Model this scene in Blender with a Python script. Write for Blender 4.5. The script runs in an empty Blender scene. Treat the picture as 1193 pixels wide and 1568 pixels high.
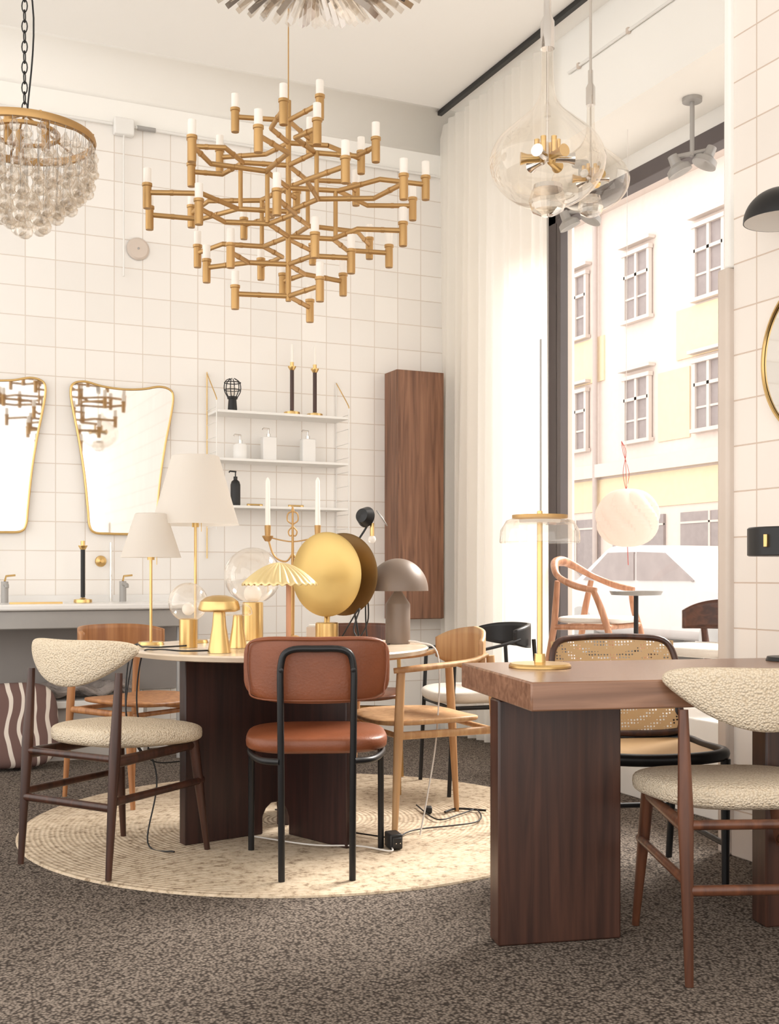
import bpy, bmesh, math, random
from mathutils import Vector, Matrix
from math import sin, cos, pi, radians
random.seed(3)
S=bpy.context.scene
TH=radians(24.7); cT,sT=cos(TH),sin(TH)
# plan survey: lateral / depth metres (measured on the camera heading) -> room XY
def at(lat,d,z=0.0): return Vector((cT*lat+sT*d,-sT*lat+cT*d,z))
def yaw(h): return radians(h-90)-TH

# ---------------- materials ----------------
def lin(c):
    o=[]
    for x in c[:3]:
        x/=255.0
        o.append(x/12.92 if x<=.04045 else ((x+.055)/1.055)**2.4)
    return (*o,1)
def nm(name):
    m=bpy.data.materials.new(name); m.use_nodes=True
    n=m.node_tree.nodes; l=m.node_tree.links
    return m,n,l,n['Principled BSDF']
def mat(name,col,rough=.5,metal=0,bump=0,bscale=50,var=0,vscale=6,**kw):
    m,n,l,p=nm(name)
    p.inputs['Base Color'].default_value=lin(col); p.inputs['Roughness'].default_value=rough
    p.inputs['Metallic'].default_value=metal
    for k,v in kw.items(): p.inputs[k].default_value=v
    tc=n.new('ShaderNodeTexCoord')
    if var:
        t=n.new('ShaderNodeTexNoise'); t.inputs['Scale'].default_value=vscale; t.inputs['Detail'].default_value=4
        l.new(tc.outputs['Object'],t.inputs['Vector'])
        r=n.new('ShaderNodeValToRGB'); c=lin(col)
        r.color_ramp.elements[0].position=.3; r.color_ramp.elements[1].position=.7
        r.color_ramp.elements[0].color=tuple(x*(1-var) for x in c[:3])+(1,)
        r.color_ramp.elements[1].color=tuple(min(1,x*(1+var*.6)) for x in c[:3])+(1,)
        l.new(t.outputs['Fac'],r.inputs['Fac']); l.new(r.outputs['Color'],p.inputs['Base Color'])
    if bump:
        t=n.new('ShaderNodeTexNoise'); t.inputs['Scale'].default_value=bscale; t.inputs['Detail'].default_value=3
        l.new(tc.outputs['Object'],t.inputs['Vector'])
        b=n.new('ShaderNodeBump'); b.inputs['Strength'].default_value=bump; b.inputs['Distance'].default_value=.01
        l.new(t.outputs['Fac'],b.inputs['Height']); l.new(b.outputs['Normal'],p.inputs['Normal'])
    return m
def wood(name,c1,c2,rough=.4,axis='z',sc=1.0):
    m,n,l,p=nm(name)
    tc=n.new('ShaderNodeTexCoord'); mp=n.new('ShaderNodeMapping')
    s={'x':(1.2,22,22),'y':(22,1.2,22),'z':(22,22,1.2)}[axis]
    mp.inputs['Scale'].default_value=tuple(q*sc for q in s)
    l.new(tc.outputs['Object'],mp.inputs['Vector'])
    t=n.new('ShaderNodeTexNoise'); t.inputs['Scale'].default_value=1.6; t.inputs['Detail'].default_value=6; t.inputs['Distortion'].default_value=.6
    l.new(mp.outputs['Vector'],t.inputs['Vector'])
    r=n.new('ShaderNodeValToRGB'); r.color_ramp.elements[0].position=.3; r.color_ramp.elements[1].position=.72
    r.color_ramp.elements[0].color=lin(c1); r.color_ramp.elements[1].color=lin(c2)
    l.new(t.outputs['Fac'],r.inputs['Fac']); l.new(r.outputs['Color'],p.inputs['Base Color'])
    p.inputs['Roughness'].default_value=rough
    b=n.new('ShaderNodeBump'); b.inputs['Strength'].default_value=.08; b.inputs['Distance'].default_value=.005
    l.new(t.outputs['Fac'],b.inputs['Height']); l.new(b.outputs['Normal'],p.inputs['Normal'])
    return m
def glass(name,tint=(255,255,255),trans=.95,base=.04,edge=.6,pw=3.0,milk=0.0):
    m,n,l,p=nm(name); n.remove(p); out=n['Material Output']
    tr=n.new('ShaderNodeBsdfTransparent'); tr.inputs[0].default_value=tuple(x*trans for x in lin(tint)[:3])+(1,)
    gl=n.new('ShaderNodeBsdfGlossy'); gl.inputs['Roughness'].default_value=.03; gl.inputs['Color'].default_value=lin(tint)
    lw=n.new('ShaderNodeLayerWeight'); lw.inputs['Blend'].default_value=.5
    a=n.new('ShaderNodeMath'); a.operation='POWER'; a.inputs[1].default_value=pw; l.new(lw.outputs['Facing'],a.inputs[0])
    b=n.new('ShaderNodeMath'); b.operation='MULTIPLY_ADD'; b.inputs[1].default_value=edge; b.inputs[2].default_value=base; l.new(a.outputs[0],b.inputs[0])
    src=tr
    if milk:
        df=n.new('ShaderNodeBsdfTranslucent'); df.inputs[0].default_value=(.95,.93,.9,1); d2=n.new('ShaderNodeBsdfDiffuse'); d2.inputs[0].default_value=(.95,.93,.9,1)
        mm=n.new('ShaderNodeMixShader'); mm.inputs[0].default_value=.5; l.new(df.outputs[0],mm.inputs[1]); l.new(d2.outputs[0],mm.inputs[2])
        m3=n.new('ShaderNodeMixShader'); m3.inputs[0].default_value=milk; l.new(tr.outputs[0],m3.inputs[1]); l.new(mm.outputs[0],m3.inputs[2]); src=m3
    mx=n.new('ShaderNodeMixShader'); l.new(b.outputs[0],mx.inputs[0]); l.new(src.outputs[0],mx.inputs[1]); l.new(gl.outputs[0],mx.inputs[2])
    l.new(mx.outputs[0],out.inputs[0]); return m
def translucent(name,col,f=.5,transp=0.0):
    m,n,l,p=nm(name); n.remove(p); out=n['Material Output']
    a=n.new('ShaderNodeBsdfDiffuse'); a.inputs[0].default_value=lin(col)
    b=n.new('ShaderNodeBsdfTranslucent'); b.inputs[0].default_value=lin(col)
    mx=n.new('ShaderNodeMixShader'); mx.inputs[0].default_value=f
    l.new(a.outputs[0],mx.inputs[1]); l.new(b.outputs[0],mx.inputs[2])
    if transp:
        t=n.new('ShaderNodeBsdfTransparent'); m2=n.new('ShaderNodeMixShader'); m2.inputs[0].default_value=transp
        l.new(mx.outputs[0],m2.inputs[1]); l.new(t.outputs[0],m2.inputs[2]); l.new(m2.outputs[0],out.inputs[0])
    else: l.new(mx.outputs[0],out.inputs[0])
    return m
def tile(name,ax,pitch=.17,c=(246,242,237),g=(222,211,200)):
    m,n,l,p=nm(name)
    tc=n.new('ShaderNodeTexCoord'); sp=n.new('ShaderNodeSeparateXYZ'); cb=n.new('ShaderNodeCombineXYZ')
    l.new(tc.outputs['Object'],sp.inputs[0]); l.new(sp.outputs[ax],cb.inputs[0]); l.new(sp.outputs['Z'],cb.inputs[1])
    b=n.new('ShaderNodeTexBrick'); b.offset=0; b.squash=1
    b.inputs['Scale'].default_value=1; b.inputs['Brick Width'].default_value=pitch; b.inputs['Row Height'].default_value=pitch
    b.inputs['Mortar Size'].default_value=.003; b.inputs['Mortar Smooth'].default_value=.3
    b.inputs['Color1'].default_value=lin(c); b.inputs['Color2'].default_value=lin(tuple(x-7 for x in c)); b.inputs['Mortar'].default_value=lin(g)
    l.new(cb.outputs[0],b.inputs['Vector']); l.new(b.outputs['Color'],p.inputs['Base Color'])
    p.inputs['Roughness'].default_value=.22
    bp=n.new('ShaderNodeBump'); bp.invert=True; bp.inputs['Strength'].default_value=.5; bp.inputs['Distance'].default_value=.004
    l.new(b.outputs['Fac'],bp.inputs['Height'])
    ns=n.new('ShaderNodeTexNoise'); ns.inputs['Scale'].default_value=5; l.new(tc.outputs['Object'],ns.inputs['Vector'])
    b2=n.new('ShaderNodeBump'); b2.inputs['Strength'].default_value=.12; b2.inputs['Distance'].default_value=.02
    l.new(ns.outputs['Fac'],b2.inputs['Height']); l.new(bp.outputs['Normal'],b2.inputs['Normal']); l.new(b2.outputs['Normal'],p.inputs['Normal'])
    return m
def cellmat(name,c1,c2,scale,strength=.8,dist=.006,rough=.95,big=None,p0=.05,p1=.75):
    m,n,l,p=nm(name); tc=n.new('ShaderNodeTexCoord')
    v=n.new('ShaderNodeTexVoronoi'); v.inputs['Scale'].default_value=scale; l.new(tc.outputs['Object'],v.inputs['Vector'])
    r=n.new('ShaderNodeValToRGB'); r.color_ramp.elements[0].position=p0; r.color_ramp.elements[1].position=p1
    r.color_ramp.elements[0].color=lin(c1); r.color_ramp.elements[1].color=lin(c2)
    l.new(v.outputs['Distance'],r.inputs['Fac'])
    l.new(r.outputs['Color'],p.inputs['Base Color'])
    if big:
        q=n.new('ShaderNodeTexNoise'); q.inputs['Scale'].default_value=big; q.inputs['Detail'].default_value=8; l.new(tc.outputs['Object'],q.inputs['Vector'])
        mx=n.new('ShaderNodeMix'); mx.data_type='RGBA'; mx.blend_type='MULTIPLY'; mx.inputs['Factor'].default_value=.5
        r2=n.new('ShaderNodeValToRGB'); r2.color_ramp.elements[0].position=.35; r2.color_ramp.elements[1].position=.6
        r2.color_ramp.elements[0].color=(.55,.51,.49,1); r2.color_ramp.elements[1].color=(1,1,1,1)
        l.new(q.outputs['Fac'],r2.inputs['Fac']); l.new(r.outputs['Color'],mx.inputs[6]); l.new(r2.outputs['Color'],mx.inputs[7])
        l.new(mx.outputs[2],p.inputs['Base Color'])
    p.inputs['Roughness'].default_value=rough; p.inputs['Specular IOR Level'].default_value=.2
    b=n.new('ShaderNodeBump'); b.invert=True; b.inputs['Strength'].default_value=strength; b.inputs['Distance'].default_value=dist
    l.new(v.outputs['Distance'],b.inputs['Height']); l.new(b.outputs['Normal'],p.inputs['Normal']); return m

M={}
M['plaster']=mat('plaster_white',(248,246,241),.9,bump=.1,bscale=8)
M['ceil']=mat('ceiling_white',(248,246,242),.95,bump=.08,bscale=5)
M['tileX']=tile('wall_tile_back','X'); M['tileY']=tile('wall_tile_side','Y',c=(244,236,228),g=(212,192,176))
M['carpet']=cellmat('loop_carpet',(158,145,133),(60,52,46),120,.7,.005,big=44)
M['brass']=mat('brass',(218,184,124),.3,1,var=.08)
M['brassd']=mat('satin_brass',(190,152,100),.46,.72,var=.08)
M['gold']=mat('gold_matte',(204,174,110),.45,.8,var=.05)
M['chrome']=mat('chrome',(222,218,214),.12,1,var=.05)
M['black']=mat('black_metal',(28,27,28),.4,.2,var=.1)
M['blackp']=mat('black_plastic',(32,31,32),.5,var=.1)
M['white']=mat('white_lacquer',(236,234,230),.4,var=.02)
M['ceram']=mat('white_ceramic',(236,234,231),.2,var=.02)
M['grey']=mat('grey_metal',(168,165,162),.45,.3,var=.05)
M['taupe']=mat('taupe_metal',(122,106,94),.45,.1,var=.04)
M['mirror']=mat('mirror_silver',(222,218,213),.03,1,var=.01)
M['walnut']=wood('walnut_dark',(44,27,22),(84,53,41),.35)
M['walnutl']=wood('walnut_top',(116,82,63),(158,118,94),.27,'x')
M['cab']=wood('walnut_cabinet',(98,64,46),(154,110,84),.45)
M['espresso']=wood('espresso_wood',(38,23,21),(66,39,34),.35)
M['dkleg']=wood('dark_leg_wood',(46,27,21),(82,49,35),.35)
M['brleg']=wood('brown_leg_wood',(72,41,27),(116,70,46),.35)
M['dkwal']=wood('dark_walnut_shell',(58,34,26),(98,60,44),.35,'x')
M['oak']=wood('oak_light',(172,126,84),(208,168,122),.45)
M['oakm']=wood('oak_warm',(146,94,56),(188,134,86),.42)
M['teak']=wood('teak',(160,108,78),(204,152,118),.4)
M['boucle']=cellmat('boucle_fabric',(234,219,196),(208,189,162),165,1.0,.005,p0=.2,p1=.9)
M['leather']=mat('cognac_leather',(130,71,41),.42,bump=.12,bscale=120,var=.15,vscale=9)
M['seatw']=mat('seat_fabric',(226,218,208),.9,bump=.2,bscale=200,var=.05)
M['marble']=mat('cream_marble',(222,204,182),.2,var=.12,vscale=7)
M['glass']=glass('clear_glass',(255,253,250),.97,.04,.7,2.6)
M['globe']=glass('smoky_globe_glass',(255,253,250),.96,.06,.7,2.2,milk=.15)
M['pane']=glass('window_pane_glass',(255,255,255),.98,.02,.3,4)
M['crystal']=glass('crystal',(253,250,246),.93,.08,.75,1.6)
M['frost']=mat('frosted_glass',(246,240,232),.4,var=.01,**{'Transmission Weight':.4,'Emission Strength':.12,'Emission Color':(1,.93,.84,1)})
M['shade']=translucent('linen_shade',(240,235,228),.45)
M['sheer']=translucent('sheer_voile',(252,248,242),.6,.16)
M['paper']=translucent('pleated_paper',(240,228,220),.5)
M['candle']=mat('candle_wax',(246,242,234),.5,var=.01)
M['shell']=mat('ribbed_gold',(230,208,154),.4,.5,var=.05)
M['darkfr']=mat('window_frame_dark',(88,80,80),.5,var=.05)
M['beige']=mat('painted_trim',(214,200,188),.55,var=.04)
M['wire']=mat('cable_black',(24,23,24),.5,var=.05)
M['wirew']=mat('cable_white',(225,220,214),.5,var=.02)
M['red']=mat('red_cord',(200,84,76),.6,var=.05)
def rugmat():
    m,n,l,p=nm('braided_wool'); tc=n.new('ShaderNodeTexCoord')
    w=n.new('ShaderNodeTexWave'); w.wave_type='RINGS'; w.rings_direction='Z'; w.inputs['Scale'].default_value=16; w.inputs['Distortion'].default_value=.8; w.inputs['Detail'].default_value=2; w.inputs['Detail Scale'].default_value=5
    l.new(tc.outputs['Object'],w.inputs['Vector'])
    q=n.new('ShaderNodeTexNoise'); q.inputs['Scale'].default_value=34; q.inputs['Detail'].default_value=7; q.inputs['Roughness'].default_value=.7; l.new(tc.outputs['Object'],q.inputs['Vector'])
    r=n.new('ShaderNodeValToRGB'); e=r.color_ramp.elements; e[0].position=.36; e[0].color=lin((142,121,98)); e[1].position=.46; e[1].color=lin((194,174,148)); x=e.new(.62); x.color=lin((214,196,172))
    l.new(q.outputs['Fac'],r.inputs['Fac'])
    mx=n.new('ShaderNodeMix'); mx.data_type='RGBA'; mx.blend_type='MULTIPLY'; mx.inputs['Factor'].default_value=.10
    l.new(r.outputs['Color'],mx.inputs[6]); l.new(w.outputs['Color'],mx.inputs[7]); l.new(mx.outputs[2],p.inputs['Base Color'])
    p.inputs['Roughness'].default_value=.95
    b=n.new('ShaderNodeBump'); b.inputs['Strength'].default_value=.4; b.inputs['Distance'].default_value=.006
    ad=n.new('ShaderNodeMath'); ad.operation='ADD'; l.new(w.outputs['Fac'],ad.inputs[0]); l.new(q.outputs['Fac'],ad.inputs[1])
    l.new(ad.outputs[0],b.inputs['Height']); l.new(b.outputs['Normal'],p.inputs['Normal']); return m
M['rug']=rugmat()
def canemat():
    m,n,l,p=nm('woven_cane'); tc=n.new('ShaderNodeTexCoord'); out=n['Material Output']
    v=n.new('ShaderNodeTexVoronoi'); v.inputs['Scale'].default_value=85; v.inputs['Randomness'].default_value=.15; l.new(tc.outputs['Object'],v.inputs['Vector'])
    r=n.new('ShaderNodeMath'); r.operation='LESS_THAN'; r.inputs[1].default_value=.3; l.new(v.outputs['Distance'],r.inputs[0])
    p.inputs['Base Color'].default_value=lin((200,164,118)); p.inputs['Roughness'].default_value=.5
    t=n.new('ShaderNodeBsdfTransparent'); mx=n.new('ShaderNodeMixShader'); l.new(r.outputs[0],mx.inputs[0]); l.new(p.outputs[0],mx.inputs[1]); l.new(t.outputs[0],mx.inputs[2]); l.new(mx.outputs[0],out.inputs[0]); return m
M['cane']=canemat()

# ---------------- mesh helpers ----------------
class G:
    def __init__(s,name,loc=(0,0,0),rot=0.0,sc=1.0):
        s.o=bpy.data.objects.new(name,None); s.o.location=loc; s.o.rotation_euler=(0,0,rot); s.o.scale=(sc,sc,sc); s.o.empty_display_size=.1
        S.collection.objects.link(s.o)
def mk(p,name,V,F,m,ang=35,loc=None,rot=0,T=None):
    me=bpy.data.meshes.new(name)
    if T is not None: V=[T@Vector(v) for v in V]
    me.from_pydata([tuple(v) for v in V],[],F); me.validate()
    bm=bmesh.new(); bm.from_mesh(me); bmesh.ops.recalc_face_normals(bm,faces=bm.faces); bm.to_mesh(me); bm.free()
    if isinstance(m,str): m=M[m]
    me.materials.append(m)
    if ang:
        me.shade_smooth(); me.set_sharp_from_angle(angle=radians(ang))
    o=bpy.data.objects.new(name,me); S.collection.objects.link(o)
    if p is not None: o.parent=p.o
    if loc is not None: o.location=loc
    o.rotation_euler=(0,0,rot)
    return o
def join(parts):
    V=[];F=[]
    for v,f in parts:
        k=len(V); V+=list(v); F+=[tuple(i+k for i in q) for q in f]
    return V,F
def g_box(c,s,R=None):
    V=[]
    for x in(-.5,.5):
        for y in(-.5,.5):
            for z in(-.5,.5):
                q=Vector((x*s[0],y*s[1],z*s[2]))
                if R is not None: q=R@q
                V.append(Vector(c)+q)
    return V,[(0,1,3,2),(4,6,7,5),(0,4,5,1),(2,3,7,6),(0,2,6,4),(1,5,7,3)]
def box(p,name,c,s,m,bev=.004,R=None,**k):
    V,F=g_box(c,s,R); o=mk(p,name,V,F,m,30 if bev else 0,**k)
    if bev:
        b=o.modifiers.new('bevel','BEVEL'); b.width=min(bev,min(s)*.45); b.segments=2
    return o
def box2(p,name,a,b,m,bev=0,**k):
    return box(p,name,[(a[i]+b[i])/2 for i in range(3)],[abs(b[i]-a[i]) for i in range(3)],m,bev,**k)
def g_lathe(prof,seg=40,c=(0,0,0)):
    V=[];F=[];n=len(prof)
    for i in range(seg):
        a=2*pi*i/seg
        for r,z in prof: V.append(Vector((c[0]+r*cos(a),c[1]+r*sin(a),c[2]+z)))
    for i in range(seg):
        j=(i+1)%seg
        for k in range(n-1):
            F.append((i*n+k,j*n+k,j*n+k+1,i*n+k+1))
    return V,F
def lathe(p,name,prof,m,seg=40,c=(0,0,0),T=None,ang=35):
    prof=[(max(r,1e-4),z) for r,z in prof]
    V,F=g_lathe(prof,seg,c); return mk(p,name,V,F,m,ang,T=T)
def cyl(p,name,c,r,h,m,seg=32,r2=None,T=None):
    r2=r if r2 is None else r2
    return lathe(p,name,[(0,0),(r,0),(r2,h),(0,h)],m,seg,c,T)
def sph(r,z0=0,a0=-90,a1=90,n=20,sz=1):
    return [(r*cos(radians(a0+(a1-a0)*i/n)),z0+sz*r*sin(radians(a0+(a1-a0)*i/n))) for i in range(n+1)]
def crom(P,n=6,closed=False):
    P=[Vector(q) for q in P]; out=[]; N=len(P)
    rng=range(N if closed else N-1)
    for i in rng:
        g=lambda k:P[k%N] if closed else P[max(0,min(N-1,k))]
        a,b,c,d=g(i-1),g(i),g(i+1),g(i+2)
        for j in range(n):
            t=j/n
            out.append(.5*((2*b)+(c-a)*t+(2*a-5*b+4*c-d)*t*t+(3*b-a-3*c+d)*t**3))
    if not closed: out.append(P[-1])
    return out
def g_tube(P,r,seg=10,closed=False,sm=0,flat=1.0):
    N0=len(P)
    if sm:
        if isinstance(r,(list,tuple)):
            Q=crom([(*Vector(q),) for q in P],sm,closed); L=len(Q)
            rr=[]
            for i in range(L):
                t=i/sm; k=int(t); f=t-k
                a=r[min(k,N0-1)] if not closed else r[k%N0]; b=r[min(k+1,N0-1)] if not closed else r[(k+1)%N0]
                rr.append(a+(b-a)*f)
            P,r=Q,rr
        else: P=crom(P,sm,closed)
    P=[Vector(q) for q in P]; N=len(P)
    if not isinstance(r,(list,tuple)): r=[r]*N
    V=[];F=[];up=None
    for i in range(N):
        if closed: t=P[(i+1)%N]-P[i-1]
        else: t=P[min(i+1,N-1)]-P[max(i-1,0)]
        t.normalize()
        if up is None:
            up=Vector((0,0,1)) if abs(t.z)<.9 else Vector((0,1,0))
        up=(up-t*up.dot(t))
        if up.length<1e-5: up=Vector((1,0,0))-t*t.x
        up.normalize(); sd=t.cross(up)
        for k in range(seg):
            a=2*pi*k/seg; V.append(P[i]+sd*(cos(a)*r[i])+up*(sin(a)*r[i]*flat))
    for i in range(N if closed else N-1):
        j=(i+1)%N
        for k in range(seg):
            l=(k+1)%seg; F.append((i*seg+k,i*seg+l,j*seg+l,j*seg+k))
    if not closed:
        F.append(tuple(reversed(range(seg)))); F.append(tuple((N-1)*seg+k for k in range(seg)))
    return V,F
def tube(p,name,P,r,m,seg=10,closed=False,sm=0,flat=1.0,**k):
    V,F=g_tube(P,r,seg,closed,sm,flat); return mk(p,name,V,F,m,50,**k)
def sell(p,name,size,m,c=(0,0,0),e1=.5,e2=.5,deform=None,R=None,nu=56,nv=22):
    def sg(x,e): return math.copysign(abs(x)**e,x)
    V=[];F=[]
    for i in range(nv+1):
        ph=-pi/2+pi*i/nv
        for j in range(nu):
            th=2*pi*j/nu
            q=Vector((size[0]/2*sg(cos(ph),e1)*sg(cos(th),e2),size[1]/2*sg(cos(ph),e1)*sg(sin(th),e2),size[2]/2*sg(sin(ph),e1)))
            if R is not None: q=R@q
            if deform: q=Vector(deform(q))
            V.append(q+Vector(c))
    for i in range(nv):
        for j in range(nu):
            k=(j+1)%nu; F.append((i*nu+j,i*nu+k,(i+1)*nu+k,(i+1)*nu+j))
    return mk(p,name,V,F,m,70)
def sheet(p,name,f,nu,nv,m,th=0,closed=False,ang=50,**k):
    V=[f(i/nu,j/nv) for i in range(nu+1) for j in range(nv+1)]
    F=[(i*(nv+1)+j,(i+1)*(nv+1)+j,(i+1)*(nv+1)+j+1,i*(nv+1)+j+1) for i in range(nu) for j in range(nv)]
    o=mk(p,name,V,F,m,ang,**k)
    if th:
        s=o.modifiers.new('thick','SOLIDIFY'); s.thickness=th; s.offset=0
    return o
def prism(p,name,poly,h,m,T=None,bev=0):
    n=len(poly); V=[Vector((x,y,0)) for x,y in poly]+[Vector((x,y,h)) for x,y in poly]
    F=[tuple(reversed(range(n))),tuple(range(n,2*n))]+[(i,(i+1)%n,n+(i+1)%n,n+i) for i in range(n)]
    o=mk(p,name,V,F,m,40,T=T)
    if bev:
        b=o.modifiers.new('bevel','BEVEL'); b.width=bev; b.segments=2; b.limit_method='ANGLE'
    return o

# ---------------- room shell ----------------
CE=4.1; YB=6.89; XW=3.6; XG=4.1
box2(None,'floor',(-2.6,-2.2,-.1),(4.2,7.0,0),'carpet')
box2(None,'ceiling',(-2.6,-2.2,CE),(4.25,7.1,CE+.12),'ceil')
box2(None,'wall_back',(-2.6,YB,0),(4.25,YB+.15,CE),'tileX')
box2(None,'wall_right',(2.96,-2.2,0),(4.2,3.35,CE),'tileY')
box2(None,'wall_right_header',(XW,3.35,3.5),(4.25,6.33,CE),'plaster')
box2(None,'wall_right_corner',(XW,6.33,0),(4.25,YB,CE),'plaster')
box2(None,'trim_1',(-2.6,YB-.012,3.73),(XW,YB,CE),'plaster')
def cove(u,v):
    a=v*pi/2; return (-2.6+u*(XW+2.6),YB-.012-.22*(1-sin(a)),CE-.22*(1-cos(a)))
sheet(None,'trim_2',cove,2,12,'plaster',.004)
g=G('wall_conduit',(0,YB-.03,3.73))
tube(g,'pipe',[(-2,0,0),(1.34,0,0)],.009,'white'); tube(g,'pipe_right',[(1.48,0,0),(3.5,0,0)],.009,'white')
box(g,'junction_box',(1.41,0,-.01),(.12,.05,.1),'white',.008)
tube(g,'coupler',[(1.49,0,0),(1.6,0,0)],.014,'grey'); tube(g,'drop',[(1.41,0,-.05),(1.41,0,-.9)],.005,'white')
g=G('wall_cover_plate',(1.50,YB-.008,3.01)); T=Matrix.Rotation(pi/2,4,'X')
lathe(g,'disc',[(0,.012),(.055,.012),(.066,.004),(.068,0)],'beige',T=T); lathe(g,'screw',[(0,.018),(.006,.016),(.007,.01)],'grey',12,T=T)

# window
g=G('window_1')
fz0,fz1=.42,3.4; y0,y1=3.36,6.33
box2(g,'frame_top',(XG-.05,y0,fz1-.09),(XG+.05,y1,fz1),'darkfr',.005)
box2(g,'head_panel',(XG-.03,y0,fz1),(XG+.05,y1,3.5),'white')
box2(g,'frame_bottom',(XG-.05,y0,fz0),(XG+.05,y1,fz0+.08),'darkfr',.005)
box2(g,'frame_far',(XG-.05,y1-.09,fz0),(XG+.05,y1,fz1),'darkfr',.005)
box2(g,'frame_far_inner',(XG-.09,y1-.2,fz0),(XG-.03,y1-.16,fz1-.09),'darkfr',.004)
box2(g,'frame_far_pale',(XG-.03,y1-.16,fz0),(XG+.03,y1-.09,fz1-.09),'beige',.004)
box2(g,'frame_near',(XG-.05,y0,fz0),(XG+.05,y0+.07,fz1),'darkfr',.005)
mk(g,'pane',[(XG,y0+.07,fz0+.08),(XG,y1-.09,fz0+.08),(XG,y1-.09,fz1-.09),(XG,y0+.07,fz1-.09)],[(0,1,2,3)],'pane',0)
g=G('window_display_platform'); box2(g,'deck_front',(3.3,3.36,0),(3.6,5.42,.42),'white',.006); box2(g,'deck_rear',(3.6,3.36,0),(XG+.1,6.33,.42),'white',.002)
box2(None,'trim_3',(2.93,3.35,0),(3.0,3.41,2.2),'beige',.012)
box2(None,'trim_4',(2.94,3.35,2.2),(3.0,3.385,CE),'plaster',.008)
box2(None,'baseboard_right',(2.945,-2.2,0),(2.96,3.35,.12),'beige',.005)
box2(None,'curtain_track',(3.43,3.45,CE-.03),(3.46,6.7,CE-.001),'black')
g=G('picture_cable_rail',(0,0,0)); tube(g,'rail',[(XW-.012,3.4,3.86),(XW-.012,5.4,3.86)],.008,'white')
for i in range(5): box(g,'clip_%d'%i,(XW-.012,3.5+.45*i,3.86),(.02,.02,.03),'beige',.003)
def cur(u,v):
    y=5.50+u*1.35; ph=2*pi*y/.105+.8*sin(y*5)
    a=.034+.014*sin(y*9); k=.35+.65*min(1,(1-v)*1.4)
    return (3.515+a*k*sin(ph)+.012*sin(ph*.37+v*2),y+.012*cos(ph*.5)*(1-v),.015+v*(CE-.06))
sheet(None,'sheer_curtain',cur,460,10,'sheer')
g=G('curtain_wand',(3.45,5.47,0)); tube(g,'rod',[(0,0,1.40),(0,0,2.37)],.006,'grey'); tube(g,'cord',[(0,0,2.37),(.0,0,4.07)],.0012,'wirew',6)

# exterior
box2(None,'street_pavement',(4.3,-10,-.15),(60,80,-.02),mat('asphalt_pale',(200,195,190),.8,bump=.3,bscale=30,var=.1))
FX=18
wl=mat('facade_plaster',(222,207,198),.9,bump=.1,var=.03); yl=mat('facade_yellow',(228,207,174),.9,var=.03); gl=mat('facade_grey',(188,174,168),.8,var=.04)
wg=mat('facade_window_glass',(150,138,136),.4,var=.1); fw=mat('facade_frame',(210,198,190),.6,var=.02)
g=G('apartment_building',(FX,0,0))
box2(g,'facade',(0,2,0),(1,60,11.0),wl); box2(g,'ground_floor_band',(-.04,2,2.75),(0,60,3.6),yl); box2(g,'cornice',(-.2,2,3.65),(0,60,4.0),fw)
box2(g,'roof_cornice',(-.4,2,10.7),(0,60,11.1),fw); box2(g,'plinth',(-.05,2,0),(0,60,.5),gl)
pw=[];pf=[];py=[]
for k in range(-5,12):
    y=21.1+2.75*k
    for z0,z1 in((4.45,6.1),(7.55,9.3)):
        pw.append(g_box((-.03,y,(z0+z1)/2),(.1,1.0,z1-z0)))
        for c,s in(((-.1,y,z0),(.16,1.2,.09)),((-.1,y,z1),(.14,1.15,.1)),((-.09,y-.5,(z0+z1)/2),(.1,.1,z1-z0)),((-.09,y+.5,(z0+z1)/2),(.1,.1,z1-z0)),((-.1,y,(z0+z1)/2),(.08,.09,z1-z0)),((-.1,y,z0+(z1-z0)*.66),(.08,1.0,.08)),((-.09,y,z0+(z1-z0)*.33),(.05,1.0,.05)),((-.12,y,z1+.22),(.2,1.3,.08))): pf.append(g_box(c,s))
    if k%2==0: py.append(g_box((-.02,y,6.85),(.05,2.5,1.2))); py.append(g_box((-.02,y+1.37,5.2),(.03,1.2,1.7)))
    pw.append(g_box((-.03,y,1.6),(.1,2.1,1.9))); pf.append(g_box((-.07,y,1.6),(.06,.06,1.9))); pf.append(g_box((-.07,y,2.3),(.06,2.1,.05)))
mk(g,'window_glass',*join(pw),wg,0); mk(g,'window_frames',*join(pf),fw,0); mk(g,'yellow_panels',*join(py),yl,0)
tube(g,'drainpipe',[(-.15,25.6,.2),(-.15,25.6,10.7)],.07,gl)
def car(name,x,y,col):
    g=G(name,(x,y,-.02)); bm=mat(name+'_paint',col,.3,.1,var=.02)
    side=[(-2.1,.3),(-2.12,.75),(-1.95,.95),(-1.1,1.0),(-.45,1.42),(.75,1.45),(1.5,1.02),(2.0,.9),(2.12,.7),(2.1,.3)]
    T=Matrix(((0,0,1,-.85),(1,0,0,0),(0,1,0,0),(0,0,0,1)))
    prism(g,'body',side,1.7,bm,T=T,bev=.12)
    w1=[(-.95,1.0),(-.42,1.33),(.1,1.35),(.1,1.0)]; w2=[(.16,1.0),(.16,1.35),(.7,1.35),(1.25,1.0)]
    for i,w in enumerate((w1,w2)):
        prism(g,'side_window_%d'%i,w,.03,wg,T=Matrix(((0,0,1,-.87),(1,0,0,0),(0,1,0,0),(0,0,0,1))))
    for i,(a,b) in enumerate(((-.75,-1.35),(-.75,1.35),(.75,-1.35),(.75,1.35))):
        Tm=Matrix.Translation((a,b,.33))@Matrix.Rotation(pi/2,4,'Y')
        lathe(g,'wheel_%d'%i,[(0,-.11),(.2,-.12),(.32,-.1),(.33,0),(.32,.1),(.2,.12),(0,.11)],'grey',T=Tm)
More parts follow.
